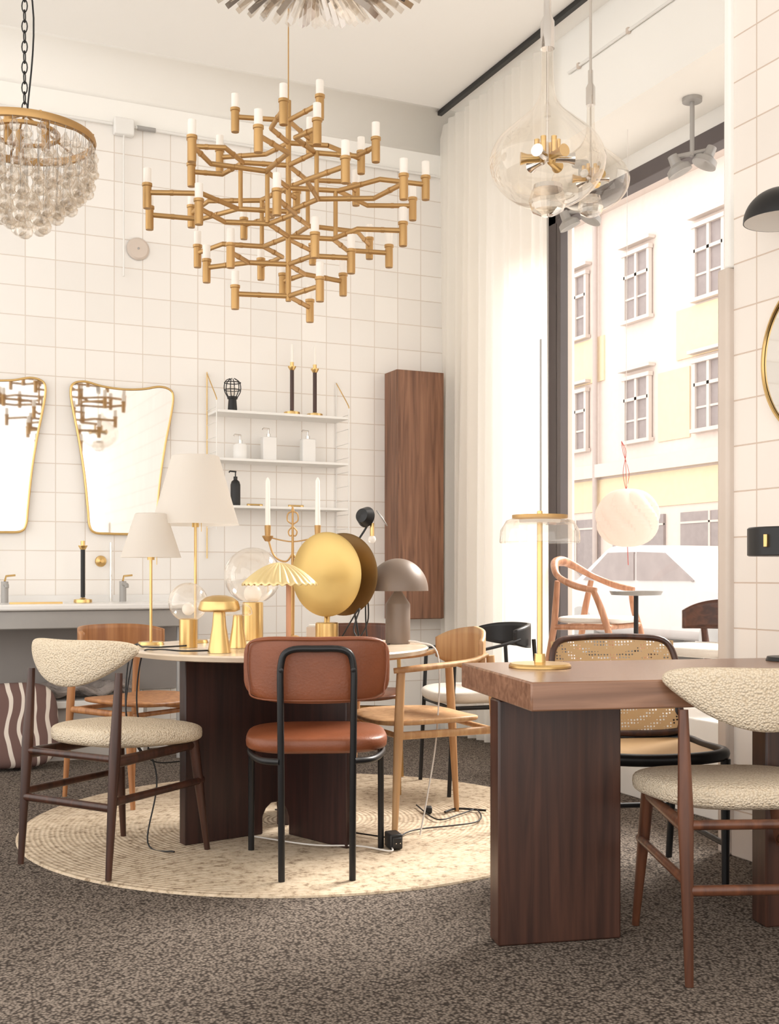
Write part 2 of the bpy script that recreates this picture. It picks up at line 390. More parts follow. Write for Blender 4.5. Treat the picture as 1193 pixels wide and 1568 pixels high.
car('parked_car',9.5,11.4,(200,194,192)); car('parked_car',9.6,16.3,(184,178,176))

# ---------------- rug & round table ----------------
g=G('round_rug',at(-.375,4.86,0),-TH)
lathe(g,'woven_disc',[(0,.012),(1.12,.012),(1.15,.008),(1.155,0.001),(0,.001)],'rug',96)
g=G('round_dining_table',at(-.449,4.65,0.0125),-TH); tz=.748
lathe(g,'marble_top',[(0,tz),(.60,tz),(.608,tz-.006),(.60,tz-.022),(.56,tz-.028),(0,tz-.028)],'marble',80)
for i,a in enumerate((216,315,85)):
    R=Matrix.Rotation(radians(a),4,'Z')
    poly=[(0,.12),(.05,.12),(.075,.10),(.09,.07),(.09,.0),(.43,0),(.43,tz-.03),(0,tz-.03)]
    T=R@Matrix(((1,0,0,0),(0,0,1,-.026),(0,1,0,0),(0,0,0,1)))
    prism(g,'leg_panel_%d'%i,poly,.052,'espresso',T=T,bev=.004)

# ---------------- right table ----------------
g=G('walnut_dining_table',at(.3656,2.95,0),radians(12)-TH); tt=.772
box2(g,'table_top',(0,0,tt-.076),(1.2,.67,tt),'walnutl',.005)
box2(g,'leg_left',(0.0,.28,0),(.37,.365,tt-.076),'walnut',.006)
box2(g,'leg_right',(.83,.28,0),(1.2,.365,tt-.076),'walnut',.006)

# ---------------- chairs ----------------
RZ=.0125
def leg(g,n,a,b,m,r=(.011,.019,.014)):
    a=Vector(a);b=Vector(b); tube(g,n,[a,a.lerp(b,.33),a.lerp(b,.62),b],[r[0],(r[0]+r[1])/2,r[1],r[2]],m,12)
def boucle_chair(lat,d,h,m,z=0):
    g=G('boucle_dining_chair',at(lat,d,z),yaw(h))
    sell(g,'seat_cushion',(.49,.47,.085),'boucle',(0,.03,.455),.55,.62,lambda q:(q.x*(1+.12*q.y/.235),q.y,q.z-.01*math.sin(max(-1,min(1,q.y/.235)))))
    for s,n in((-1,'left'),(1,'right')):
        leg(g,'rear_leg_'+n,(s*.215,-.265,0),(s*.215,-.215,.70),m,(.011,.021,.013))
        leg(g,'front_leg_'+n,(s*.215,.25,0),(s*.19,.2,.42),m,(.011,.018,.02))
        tube(g,'side_rail_'+n,[(s*.212,-.235,.395),(s*.192,.2,.40)],[.016,.012],m,flat=1.3)
        tube(g,'side_stretcher_'+n,[(s*.215,-.25,.26),(s*.207,.235,.265)],[.012,.011],m,flat=1.2)
    tube(g,'rear_stretcher',[(-.215,-.25,.24),(.215,-.25,.24)],.012,m,flat=1.2)
    tube(g,'rear_rail',[(-.212,-.235,.405),(.212,-.235,.405)],.013,m)
    tube(g,'front_rail',[(-.192,.2,.40),(.192,.2,.40)],.013,m)
    def df(q):
        x=q.x; t=max(0,1-(x/.26)**2); z=q.z
        z = z*.55 if z>0 else z*(.25+.85*t**.8)
        return (x,q.y+1.4*x*x-.02,z+.02*(x/.26)**2)
    sell(g,'backrest',(.51,.062,.20),'boucle',(0,-.235,.755),.8,.6,df)
boucle_chair(-1.002,4.218,59,'dkleg',.0125)
boucle_chair(.965,3.19,93,'brleg')

def leather_chair():
    g=G('leather_dining_chair',at(-.262,4.11,RZ),yaw(94))
    sell(g,'backrest',(.50,.05,.225),'leather',(0,-.255,.715),.45,.35,lambda q:(q.x,q.y+1.1*q.x*q.x,q.z+.15*q.x*q.x))
    V=crom([(x,-.284+1.1*x*x,.715+z) for x,z in((-.2,-.095),(-.23,-.05),(-.235,.06),(-.2,.1),(0,.104),(.2,.1),(.235,.06),(.23,-.05),(.2,-.095),(0,-.1))],8,True)
    tube(g,'backrest_piping',V,.003,'leather',6,True)
    sell(g,'seat',(.50,.45,.075),'leather',(0,0,.455),.5,.55)
    lathe(g,'seat_rim',[(0,.418),(.15,.416)],'black')
    tube(g,'back_loop',[(-.12,-.235,0),(-.12,-.27,.3),(-.122,-.292,.6),(-.12,-.296,.74),(-.09,-.298,.785),(0,-.298,.79),(.09,-.298,.785),(.12,-.296,.74),(.122,-.292,.6),(.12,-.27,.3),(.12,-.235,0)],.0115,'black',12,sm=6)
    for s,n in((-1,'left'),(1,'right')):
        tube(g,'front_leg_'+n,[(s*.245,.22,0),(s*.243,.19,.3),(s*.24,.16,.39),(s*.235,.08,.415),(s*.23,-.1,.415),(s*.19,-.24,.412),(s*.125,-.285,.412)],.0115,'black',12,sm=6)
        lathe(g,'bolt_'+n,[(0,.006),(.008,.004),(.009,0)],'black',10,T=Matrix.Translation((s*.12,-.305,.72))@Matrix.Rotation(pi/2,4,'X'))
leather_chair()

def wood_chair(name,lat,d,h,m,seatm,arms=False,w=.48,dp=.46,sh=.46,bt=.80,hb=.12,z=0,A=70,metal=False,legmat=None,ybend=.75,peak=0):
    g=G(name,at(lat,d,z),yaw(h)); lm=legmat or m
    sell(g,'seat',(w,dp,.07 if seatm in('seatw',) else .032),seatm,(0,.01,sh-.01),.5,.6,lambda q:(q.x*(1+.1*q.y/(dp/2)),q.y,q.z+.25*q.x*q.x))
    r=(.010,.010,.010) if metal else (.011,.019,.017)
    fz=.66 if arms else sh-.03
    for s,n in((-1,'left'),(1,'right')):
        leg(g,'front_leg_'+n,(s*(w/2-.005),dp/2-.02,0),(s*(w/2-.01),dp/2-.05,fz),lm,r)
        leg(g,'rear_leg_'+n,(s*(w/2-.03),-dp/2-.05,0),(s*(w/2-.045),-dp/2-.0,bt-hb*.6),lm,r)
        tube(g,'side_rail_'+n,[(s*(w/2-.015),dp/2-.04,sh-.05),(s*(w/2-.04),-dp/2-.01,sh-.05)],.012 if not metal else .008,lm,flat=1.3)
    tube(g,'front_rail',[(-w/2+.015,dp/2-.04,sh-.05),(w/2-.015,dp/2-.04,sh-.05)],.011 if not metal else .008,lm)
    tube(g,'rear_rail',[(-w/2+.04,-dp/2-.01,sh-.05),(w/2-.04,-dp/2-.01,sh-.05)],.011 if not metal else .008,lm)
    R=w/2*1.06
    def bf(u,v):
        a=radians(A)*(2*u-1); f=abs(2*u-1)
        zc=bt-hb/2; hh=hb*(1-.45*f**3)+peak*(1-f)**1
        return (R*sin(a),-dp/2-.03+R*ybend*(1-cos(a)),zc+(v-.5)*hh)
    sheet(g,'backrest',bf,36,6,m,.018)
    if arms:
        ex,ey,_=bf(1,.5); zb=bt-hb/2
        for s,n in((-1,'left'),(1,'right')):
            tube(g,'armrest_'+n,[(s*ex*.98,ey-.03,zb-.01),(s*(ex+.02),ey+.07,zb-.035),(s*(w/2+.015),dp/2-.12,.675),(s*(w/2-.01),dp/2-.02,.665)],[.014,.018,.022,.018] if not metal else .012,m,12,sm=6,flat=.6)
    return g
wood_chair('oak_dining_chair',-1.17,5.36,-35,'oakm','oakm',hb=.13,bt=.80,A=80,z=RZ)
wood_chair('oak_armchair',.12,4.72,203,'oak','oak',arms=True,hb=.15,bt=.80,A=55,peak=.04,z=RZ)
wood_chair('black_armchair',.42,5.62,195,'black','seatw',arms=True,hb=.12,bt=.80,A=78,metal=True,legmat='black',z=RZ)
wood_chair('walnut_dining_chair',-.17,5.62,-95,'brleg','brleg',hb=.1,bt=.79,A=75,metal=True,legmat='brassd',z=RZ)

def cane_chair():
    g=G('cane_dining_chair',at(.86,3.96,0),yaw(-82)); fr='black'
    w=.235
    def by(x,z): return -.21-.10*(z-.45)/.4+.6*x*x
    loop=[]
    for x,z in((-w,.50),(-w,.62),(-w,.74),(-.2,.805),(-.1,.818),(0,.82),(.1,.818),(.2,.805),(w,.74),(w,.62),(w,.50),(.19,.475),(0,.47),(-.19,.475)): loop.append((x,by(x,z),z))
    tube(g,'back_frame',loop,.012,'dkleg',12,True,sm=5)
    sheet(g,'back_cane',lambda u,v:((2*u-1)*w,by((2*u-1)*w,.48+v*.325),.48+v*(.325+.01*(1-(2*u-1)**4)) ),24,12,'cane')
    sl=[(-.23,-.2,.45),(-.24,0,.45),(-.235,.18,.455),(-.15,.235,.45),(0,.24,.445),(.15,.235,.45),(.235,.18,.455),(.24,0,.45),(.23,-.2,.45),(0,-.22,.45)]
    tube(g,'seat_frame',sl,.019,fr,12,True,sm=5,flat=1.1)
    sheet(g,'seat_cane',lambda u,v:((2*u-1)*.225,-.2+v*.42,.455),4,4,'cane')
    for s,n in((-1,'left'),(1,'right')):
        tube(g,'rear_leg_'+n,[(s*.22,-.27,0),(s*.225,-.22,.45),(s*.235,by(.235,.6),.6)],[.012,.016,.012],fr,sm=4)
        tube(g,'front_leg_'+n,[(s*.22,.22,0),(s*.225,.21,.44)],[.012,.017],fr)
        tube(g,'side_stretcher_'+n,[(s*.221,-.25,.16),(s*.221,.215,.16)],.01,fr)
    tube(g,'cross_stretcher',[(-.22,-.25,.2),(.22,-.25,.2)],.01,fr)
cane_chair()

def sculpted_chair(name,loc,rot,m,bt=.78,sc=1.0):
    g=G(name,loc,rot,sc)
    tube(g,'top_rail',[(-.29,.12,.63),(-.30,-.02,.66),(-.26,-.16,.72),(-.12,-.255,bt+.02),(0,-.27,bt+.04),(.12,-.255,bt+.02),(.26,-.16,.72),(.30,-.02,.66),(.29,.12,.63)],[.018,.022,.02,.028,.034,.028,.02,.022,.018],m,14,sm=7,flat=1.0)
    for s,n in((-1,'left'),(1,'right')):
        tube(g,'front_leg_'+n,[(s*.25,.25,0),(s*.245,.2,.3),(s*.25,.14,.5),(s*.29,.10,.63)],[.013,.022,.022,.018],m,sm=5)
        tube(g,'rear_leg_'+n,[(s*.23,-.29,0),(s*.215,-.22,.35),(s*.22,-.2,.5),(s*.25,-.17,.69)],[.013,.022,.022,.018],m,sm=5)
        tube(g,'side_rail_'+n,[(s*.245,.18,.40),(s*.216,-.21,.39)],.017,m)
    tube(g,'front_rail',[(-.245,.18,.40),(.245,.18,.40)],.017,m); tube(g,'rear_rail',[(-.216,-.21,.39),(.216,-.21,.39)],.017,m)
    sell(g,'seat',(.48,.46,.05),'seatw',(0,0,.44),.5,.6)
sculpted_chair('teak_armchair',(3.74,5.33,.422),radians(-150),'teak',sc=.86)
# low lounge chair on the platform
g=G('lounge_chair',(3.67,4.3,.422),radians(100))
sheet(g,'back_shell',lambda u,v:(.27*sin(radians(75)*(2*u-1)),-.24+.2*(1-cos(radians(75)*(2*u-1))),.36+v*.15*(1-.4*abs(2*u-1)**3)),30,6,'dkwal',.02)
sell(g,'seat',(.5,.46,.06),'seatw',(0,0,.27),.5,.6)
for s,n in((-1,'left'),(1,'right')):
    leg(g,'rear_leg_'+n,(s*.2,-.24,0),(s*.21,-.18,.42),'dkwal'); leg(g,'front_leg_'+n,(s*.22,.22,0),(s*.2,.18,.27),'dkwal')
g=G('side_table',(3.60,4.80,.421))
lathe(g,'top',[(0,.535),(.12,.535),(.13,.545),(.135,.545),(.125,.525),(0,.52)],'grey'); cyl(g,'stem',(0,0,.01),.012,.515,'black'); lathe(g,'base',[(0,.014),(.11,.01),(.12,0),(0,0)],'black')
# pleated pendant
g=G('pleated_paper_pendant',(3.82,5.17,1.363))
def pf_(u,v):
    th=2*pi*u; ph=-pi/2+pi*v; r=.152*(cos(ph)**.8 if cos(ph)>1e-6 else 0)*(1+.17*abs(sin(th*4+2.2*sin(ph*2))))
    return (r*cos(th),r*sin(th),.16*sin(ph))
sheet(g,'shade',pf_,160,24,'paper',ang=18)
tube(g,'cord',[(0,0,.16),(-.01,0,.4),(0,0,2.137)],.0015,'wirew'); tube(g,'tassel',[(0,0,-.16),(.005,0,-.26)],.002,'red')
for i in range(3): tube(g,'loop_%d'%i,[(-.01,0,.15),(.025-.02*i,.02,.25),(-.03+.01*i,.0,.36),(-.04,0,.42)],.0015,'red',sm=4)

# ---------------- lights on window soffit ----------------
def spot(loc,rot):
    g=G('ceiling_spotlight',loc,rot)
    lathe(g,'canopy',[(0,0),(.05,0),(.05,-.02),(0,-.022)],'grey'); tube(g,'stem',[(0,0,-.02),(0,0,-.30)],.012,'grey'); tube(g,'bar',[(-.08,0,-.30),(.08,0,-.27)],.012,'grey')
    for i,s in enumerate((-1,1)):
        T=Matrix.Translation((s*.08,0,-.32+.02*s))@Matrix.Rotation(radians(25*s),4,'Y')
        lathe(g,'head_%d'%i,[(0,.05),(.025,.05),(.03,.0),(.06,-.02),(.065,-.05),(.05,-.05),(0,-.03)],'grey',T=T)
spot((3.87,4.69,3.5),-.5); spot((3.87,5.7,3.5),-.4)

# ---------------- chandeliers ----------------
g=G('brass_tiered_chandelier',at(-.383,4.33,-.015),-TH)
arms=[];cups=[];can=[]
def node(r,a,z): return Vector((r*cos(radians(a)),r*sin(radians(a)),z))
def end(pv):
    cups.append(g_lathe([(1e-4,-.058),(.0145,-.058),(.0155,-.05),(.0155,.02),(.0185,.022),(.0185,.032),(1e-4,.032)],16,pv))
    can.append(g_lathe([(.0145,.032),(.0145,.085),(.012,.085),(.012,.04)],14,pv))
def arm(P,r=.0085):
    arms.append(g_tube(P,r,8,flat=1.15))
    for i in range(len(P)-1):
        L=(P[i+1]-P[i])
        if L.length>.1:
            d=L.normalized(); q=P[i]+L*.55; arms.append(g_tube([q-d*.006,q+d*.006],.0108,8))
base=(70,190,310)
tiers=[(2.785,.20,0,0),(2.70,.32,60,1),(2.615,.385,0,2),(2.53,.52,60,3),(2.44,.535,0,3),(2.345,.44,60,2),(2.24,.32,0,1),(2.12,.20,0,0)]
for z,R,off,mo in tiers:
    for a in base:
        a=a+off
        if mo==0:
            e=node(R,a,z); arm([node(0,a,z),e]); end(e)
        elif mo==1:
            n0=node(.15,a,z); arm([node(0,a,z),n0])
            if z>2.5:
                e=node(R,a+22,z); arm([n0,e]); end(e)
            else:
                e=node(R,a-18,z); arm([n0,e]); end(e); e=node(R*.8,a+30,z); arm([n0,e]); end(e)
        elif mo==2:
            n0=node(.17,a,z); arm([node(.0,a,z),n0])
            for s in(-1,1):
                k=node(.28,a+s*30,z); e=node(R,a+s*20,z); arm([n0,k,e]); end(e)
        else:
            n0=node(.19,a,z); arm([node(0,a,z),n0])
            for s in(-1,1):
                k=node(.36,a+s*25,z); e=node(R,a+s*14,z); arm([n0,k,e]); end(e)
for a in base:
    arms.append(g_tube([node(.18,a,2.615),node(.18,a,2.44)],.0085,8)); arms.append(g_tube([node(.18,a+60,2.53),node(.18,a+60,2.345)],.0085,8))
arms.append(g_tube([(0,0,2.86),(0,0,2.10)],.0105,10))
mk(g,'arms',*join(arms),'brassd',50); mk(g,'candle_cups',*join(cups),'brassd',40); mk(g,'frosted_tubes',*join(can),'frost',40)
tube(g,'suspension_cable',[(0,0,2.86),(0,0,CE+.01)],.0025,'brassd'); lathe(g,'canopy',[(0,CE-.015),(.06,CE-.015),(.062,CE+.014)],'brassd')

g=G('crystal_drop_chandelier',at(-1.213,3.8,0),-TH); rz=2.50
lathe(g,'brass_ring',[(.215,rz-.012),(.229,rz-.012),(.232,rz),(.229,rz+.012),(.215,rz+.012),(.215,rz-.012)],'brassd',64)
lathe(g,'inner_ring',[(.10,rz+.01),(.115,rz+.01),(.115,rz+.02),(.10,rz+.02),(.10,rz+.01)],'brassd',40)
for i in range(6):
    a=i*pi/3; tube(g,'spoke_%d'%i,[(0,0,rz+.08),(.23*cos(a),.23*sin(a),rz+.01)],.004,'brassd')
drops=[];wires=[]
for rr,zz,nn,sz in((.223,-.055,34,.017),(.223,-.095,34,.019),(.21,-.14,30,.021),(.18,-.17,24,.023),(.148,-.21,18,.025),(.105,-.245,12,.027),(.06,-.275,7,.028),(.0,-.295,1,.029),(.15,-.1,14,.02),(.08,-.15,8,.022)):
    for i in range(nn):
        a=2*pi*(i+.5*random.random())/nn; x,y=rr*cos(a),rr*sin(a); z=rz+zz+random.uniform(-.012,.012)
        s=sz; drops.append(g_lathe([(1e-4,1.9*s),(.25*s,1.4*s),(.7*s,.6*s),(s,0),(.85*s,-.55*s),(.45*s,-.9*s),(1e-4,-s)],14,(x,y,z)))
        wires.append(g_tube([(x,y,z+1.8*s),(x*1.02,y*1.02,rz-.01)],.0008,4))
mk(g,'glass_drops',*join(drops),'crystal',60); mk(g,'drop_wires',*join(wires),'grey',0)
for i in range(3):
    a=i*2*pi/3; tube(g,'inner_socket_%d'%i,[(.07*cos(a),.07*sin(a),rz-.04),(.07*cos(a),.07*sin(a),rz+.05)],.014,'brassd')
links=[];z=rz+.08;i=0
while z<CE-.05:
    P=[]
    for k in range(12):
        a=2*pi*k/12; q=Vector((.009*cos(a),0,.021*sin(a)))
        if i%2: q=Vector((0,q.x,q.z))
        P.append(q+Vector((0,0,z+.02)))
    links.append(g_tube(P,.0022,6,True)); z+=.034; i+=1
mk(g,'chain',*join(links),'black',50); lathe(g,'canopy',[(0,CE-.03),(.06,CE-.03),(.062,CE)],'brassd')
tube(g,'flex',[(.01,0,rz+.1),(.03,0,rz+.4),(-.015,.01,rz+.8),(.01,0,CE-.02)],.003,'black',sm=6)

g=G('crystal_prism_ceiling_lamp',at(-.23,3.505,0),-TH); pz=2.93
pr=[];pc=[]
for ring,(r0,r1,zz,nn,wd) in enumerate(((.30,.395,0,54,.026),(.20,.315,-.03,40,.026),(.09,.22,-.055,26,.026))):
    for i in range(nn):
        a=2*pi*i/nn; R=Matrix.Rotation(a,3,'Z')@Matrix.Rotation(radians(12),3,'Y')@Matrix.Rotation(radians(45),3,'X')
        c=((r0+r1)/2*cos(a),(r0+r1)/2*sin(a),pz+zz)
        (pr if i%3 else pc).append(g_box(c,(r1-r0,wd*.7,wd*.7),R))
mk(g,'prisms',*join(pr),'crystal',0); mk(g,'mirrored_prisms',*join(pc),'chrome',0)
lathe(g,'frame_dish',[(0,pz+.05),(.38,pz+.05),(.38,pz+.035),(0,pz+.035)],'white',64); lathe(g,'finial',[(0,pz-.1),(.012,pz-.095),(.02,pz-.08),(.03,pz-.05),(.09,pz-.03)],'chrome')
tube(g,'rod',[(0,0,pz+.05),(0,0,CE)],.008,'chrome'); lathe(g,'canopy',[(0,CE-.03),(.07,CE-.03),(.072,CE)],'chrome')

def bulb_pendant(lat,d,bz):
    g=G('glass_bulb_pendant',at(lat,d,0),-TH)
    prof=[(.018,bz+.34),(.019,bz+.25),(.026,bz+.19),(.05,bz+.145),(.10,bz+.10),(.155,bz+.05),(.18,bz+.0),(.182,bz-.03),(.17,bz-.07),(.14,bz-.11),(.10,bz-.14),(.06,bz-.155),(.045,bz-.157)]
    pp=[(q.x,q.y) for q in crom([(a,b,0) for a,b in prof],4)]
    lathe(g,'glass_bulb',pp,'glass',64)
    lathe(g,'socket',[(0,bz+.335),(.022,bz+.335),(.022,bz+.42),(.012,bz+.44),(.012,bz+.5),(0,bz+.5)],'chrome')
    tube(g,'rod',[(0,0,bz+.5),(0,0,CE)],.007,'chrome'); tube(g,'inner_stem',[(0,0,bz+.34),(0,0,bz-.02)],.004,'chrome')
    lathe(g,'canopy',[(0,CE-.03),(.06,CE-.03),(.062,CE)],'chrome')
    for i in range(6):
        a=i*pi/3; x,y=.055*cos(a),.055*sin(a)
        T=Matrix.Translation((x,y,bz-.01))@Matrix.Rotation(a,4,'Z')@Matrix.Rotation(pi/2,4,'Y')
        lathe(g,'inner_socket_%d'%i,[(0,-.03),(.012,-.03),(.014,.01),(.02,.03),(0,.03)],'brass' if i%2 else 'chrome',16,T=T)
        tube(g,'inner_bulb_%d'%i,[(x*.6,y*.6,bz+.0),(x*.6,y*.6,bz+.05)],.009,'brass')
    lathe(g,'lens',[(.02,bz-.1),(.05,bz-.11),(.06,bz-.145),(.05,bz-.175),(.02,bz-.19),(0,bz-.192)],'crystal',12,ang=5); lathe(g,'lens_cap',[(0,bz-.09),(.045,bz-.095),(.047,bz-.11),(0,bz-.11)],'chrome')
bulb_pendant(.4975,3.6,2.37); bulb_pendant(.95,5.4,2.93)

# ---------------- table lamps ----------------
TZ=.7615
def L(name,lat,d): return G(name,at(lat,d,TZ),-TH)
def cab(cb,n,P,m='wire',r=.0032):
    o=cb.lo; tube(cb,n,[(x-o[0],y-o[1],z+.004) for x,y,z in P],r,m,8,sm=8)
def shade_lamp(name,lat,d,zb,zt,rb,rt):
    g=L(name,lat,d); zb-=TZ; zt-=TZ; g.lo=(lat,d)
    lathe(g,'shade',[(rb,zb),(rb-.003,zb+.004),(rt,zt),(rt-.006,zt+.003),(.02,zt+.003)],'shade',64)
    lathe(g,'base',[(0,.014),(.05,.012),(.055,.0),(0,0)],'brass'); cyl(g,'stem',(0,0,.01),.006,zt-.03,'brass',16)
    tube(g,'pull_chain',[(.03,-.03,zb+.05),(.03,-.03,zb-.03)],.0015,'brass'); lathe(g,'socket',[(0,zb-.01),(.015,zb-.01),(.015,zb+.05),(0,zb+.05)],'brass',16)
    return g
g=shade_lamp('white_shade_table_lamp',-.825,4.86,1.262,1.552,.185,.10)
g=shade_lamp('white_shade_table_lamp',-.985,4.72,1.121,1.30,.125,.065)
cab(g,'cable_1',[(-.98,4.7,.005),(-1.04,4.72,.0),(-1.08,4.74,-.05),(-1.08,4.7,-.3),(-1.0,4.75,-.48),(-.88,4.8,-.5)])
def globe(name,lat,d,zc,r,cr,ch):
    g=L(name,lat,d); g.lo=(lat,d); lathe(g,'brass_base',[(0,0),(cr,0),(cr,ch),(cr-.004,ch+.003),(0,ch+.003)],'brass')
    z=zc-TZ; lathe(g,'globe',sph(r,z,-62,90,24),'globe',48); lathe(g,'inner_bulb',sph(r*.32,ch+.04,-90,90,12),'frost',24); return g
g=globe('glass_globe_lamp',-.799,4.54,.941,.078,.036,.112)
cab(g,'cable',[(-.80,4.5,.005),(-.9,4.42,.004),(-.97,4.5,.0),(-1.03,4.62,-.02),(-1.06,4.6,-.28),(-.98,4.6,-.45),(-.9,4.7,-.42)])
globe('glass_globe_lamp',-.603,5.04,1.045,.125,.046,.165)
g=L('brass_mushroom_lamp',-.63,4.23); g.lo=(-.63,4.23)
lathe(g,'base',[(0,0),(.043,0),(.042,.006),(.026,.10),(.022,.155),(0,.155)],'brass')
lathe(g,'dome',[(0,.155),(.06,.152),(.076,.158),(.077,.166),(.07,.19),(.05,.205),(.025,.212),(0,.213)],'brass',48)
cab(g,'cable',[(-.62,4.25,.005),(-.75,4.2,.004),(-.88,4.3,.003),(-.95,4.38,-.03),(-.97,4.4,-.25),(-.9,4.42,-.5),(-.92,4.35,-.735),(-.8,4.25,-.745)])
g=L('brass_mushroom_lamp',-.60,4.52)
lathe(g,'base',[(0,0),(.038,0),(.036,.006),(.022,.09),(.018,.13),(0,.13)],'brass')
lathe(g,'dome',[(0,.13),(.05,.128),(.058,.134),(.058,.142),(.052,.16),(.035,.173),(0,.18)],'glass',48)
g=L('ribbed_shell_lamp',-.425,4.42)
def shl(u,v):
    th=2*pi*u; r=.145*v; return (r*cos(th),r*sin(th),.335-.085*v**1.8+.0045*v*sin(th*28))
sheet(g,'shade',shl,224,12,'shell',.002,ang=60)
cyl(g,'stem',(.035,0,.01),.010,.31,'teak',16); lathe(g,'base',[(0,.016),(.05,.014),(.055,0),(0,0)],'brass',c=(.035,0,0))
tube(g,'pull_cord',[(-.04,-.05,.29),(-.04,-.05,.22)],.001,'brass')
g=L('brass_disc_lamp',-.255,4.66); g.lo=(-.255,4.66)
lathe(g,'base',[(0,0),(.047,0),(.047,.09),(.044,.094),(0,.094)],'brass')
T=Matrix.Translation((-.005,-.02,.29))@Matrix.Rotation(radians(-32),4,'Z')@Matrix.Rotation(pi/2,4,'X')
lathe(g,'front_disc',[(0,.012),(.10,.010),(.165,.002),(.172,-.004),(.165,-.006),(0,-.002)],'gold',64,T=T)
T=Matrix.Translation((.06,.09,.29))@Matrix.Rotation(radians(-32),4,'Z')@Matrix.Rotation(pi/2,4,'X')
lathe(g,'rear_disc',[(0,.004),(.165,.002),(.172,-.002),(0,-.006)],mat('bronze_disc',(106,80,46),.4,.7,var=.1),64,T=T)
tube(g,'neck',[(0,0,.09),(0,.02,.14)],.012,'brass'); tube(g,'disc_link',[(0,0,.29),(.055,.08,.29)],.01,'brass')
cab(g,'cable_1',[(-.20,4.62,.02),(-.12,4.55,.15),(-.14,4.50,.06),(-.08,4.46,.003),(-.06,4.50,.002)])
g=L('taupe_dome_table_lamp',.035,4.80); g.lo=(.035,4.80)
lathe(g,'column',[(0,0),(.052,0),(.052,.165),(.049,.17),(.012,.225),(0,.225)],'taupe')
lathe(g,'dome',[(.12,.222),(.128,.221)]+sph(.128,.221,0,90,16,1.06),'taupe',56); lathe(g,'dome_inner',[(0,.25),(.10,.226),(.125,.221)],'white')
cab(g,'cable',[(.04,4.8,.004),(.12,4.75,.004),(.2,4.7,-.05),(.19,4.6,-.35),(.15,4.55,-.6),(.12,4.5,-.74)],'wirew')
g=L('brass_candelabra',-.415,4.9)
lathe(g,'base',[(0,.03),(.02,.028),(.05,.012),(.055,0),(0,0)],'brassd'); tube(g,'stem',[(0,0,.02),(0,0,.2),(0,0,.40),(0,0,.56)],[.007,.009,.006,.004],'brassd')
for s,n in((-1,'left'),(1,'right')):
    tube(g,'arm_'+n,[(0,0,.38),(s*.03,0,.345),(s*.08,0,.37),(s*.107,0,.45)],.004,'brassd',sm=6)
    tube(g,'scroll_'+n,[(s*.0,0,.56),(s*.02,0,.55),(s*.022,0,.52),(0,0,.50),(s*.018,0,.475),(s*.012,0,.455),(0,0,.46)],.003,'brassd',sm=5)
    lathe(g,'cup_'+n,[(0,.43),(.012,.432),(.024,.452),(.024,.455),(.012,.456),(.014,.50),(0,.50)],'brassd',20,c=(s*.107,0,0)); tube(g,'candle_'+n,[(s*.107,0,.49),(s*.107,0,.69),(s*.107,0,.705)],[.0115,.0095,.003],'candle')
tube(g,'crossbar',[(-.107,0,.45),(0,0,.43),(.107,0,.45)],.003,'brassd',sm=6); tube(g,'center_finial',[(0,0,.56),(0,0,.585)],[.008,.002],'brassd')
g=L('adjustable_spot_lamp',-.13,4.9); g.lo=(-.13,4.9)
lathe(g,'base',[(0,.02),(.04,.018),(.045,0),(0,0)],'black'); tube(g,'stem',[(0,0,.01),(-.03,0,.2),(-.04,0,.36),(.03,0,.49),(.05,0,.53)],.0045,'black',sm=6)
T=Matrix.Translation((.03,-.01,.535))@Matrix.Rotation(radians(-35),4,'Z')@Matrix.Rotation(radians(80),4,'X')
lathe(g,'head',[(0,.04),(.03,.034),(.045,.0),(.043,-.002),(0,.0)],'black',T=T)
T=Matrix.Translation((.095,.01,.53))@Matrix.Rotation(radians(55),4,'Y')
lathe(g,'reflector',[(0,.002),(.04,.0),(.042,.004),(0,.008)],'grey',T=T)
tube(g,'bulb_holder',[(.055,0,.51),(.055,0,.45)],.009,'brass'); lathe(g,'bulb',sph(.017,.44),'frost',16,c=(.055,0,0))
cab(g,'cable',[(-.13,4.88,.01),(-.09,4.84,.10),(-.10,4.82,.26),(-.09,4.82,.003),(.0,4.66,.002)])
g=L('travertine_block',-.33,5.03); box(g,'block',(0,0,.03),(.07,.05,.06),'beige',.004); box(g,'slab',(0,0,.064),(.05,.04,.01),'white',.002)
# floor cables, power brick
g=G('floor_cables',at(0,0,.016),-TH); g.lo=(0,0)
cab(g,'cable_a',[(.12,5.1,.003),(.2,4.8,.003),(.3,4.9,.003),(.38,5.0,.003),(.36,4.75,.003),(.1,4.6,.003),(.03,4.42,.003)])
cab(g,'cable_b',[(-.55,4.5,.003),(-.3,4.35,.003),(-.12,4.33,.003),(.0,4.25,.003),(.01,4.3,.003)],'wirew')
cab(g,'cable_c',[(-.5,5.0,.003),(-.42,4.95,.003),(-.38,4.8,.003),(-.2,4.6,.003),(.02,4.45,.003)])
cab(g,'cable_d',[(.24,4.95,.003),(.3,5.02,.003),(.42,4.98,.003)],'wire',.005)
g=G('power_adapter',at(.015,4.34,.0135),-TH+.3); box(g,'body',(0,0,.03),(.05,.08,.058),'blackp',.006); box(g,'plug_face',(0,-.043,.03),(.035,.01,.035),'blackp',.003); tube(g,'prong_1',[(.008,-.046,.03),(.008,-.062,.03)],.002,'chrome'); tube(g,'prong_2',[(-.008,-.046,.03),(-.008,-.062,.03)],.002,'chrome')
g=G('cable_plug',at(.17,4.98,.0135),-TH); box(g,'body',(0,0,.014),(.03,.05,.026),'blackp',.005); tube(g,'strain_relief',[(0,.025,.014),(0,.045,.012)],[.006,.004],'blackp')

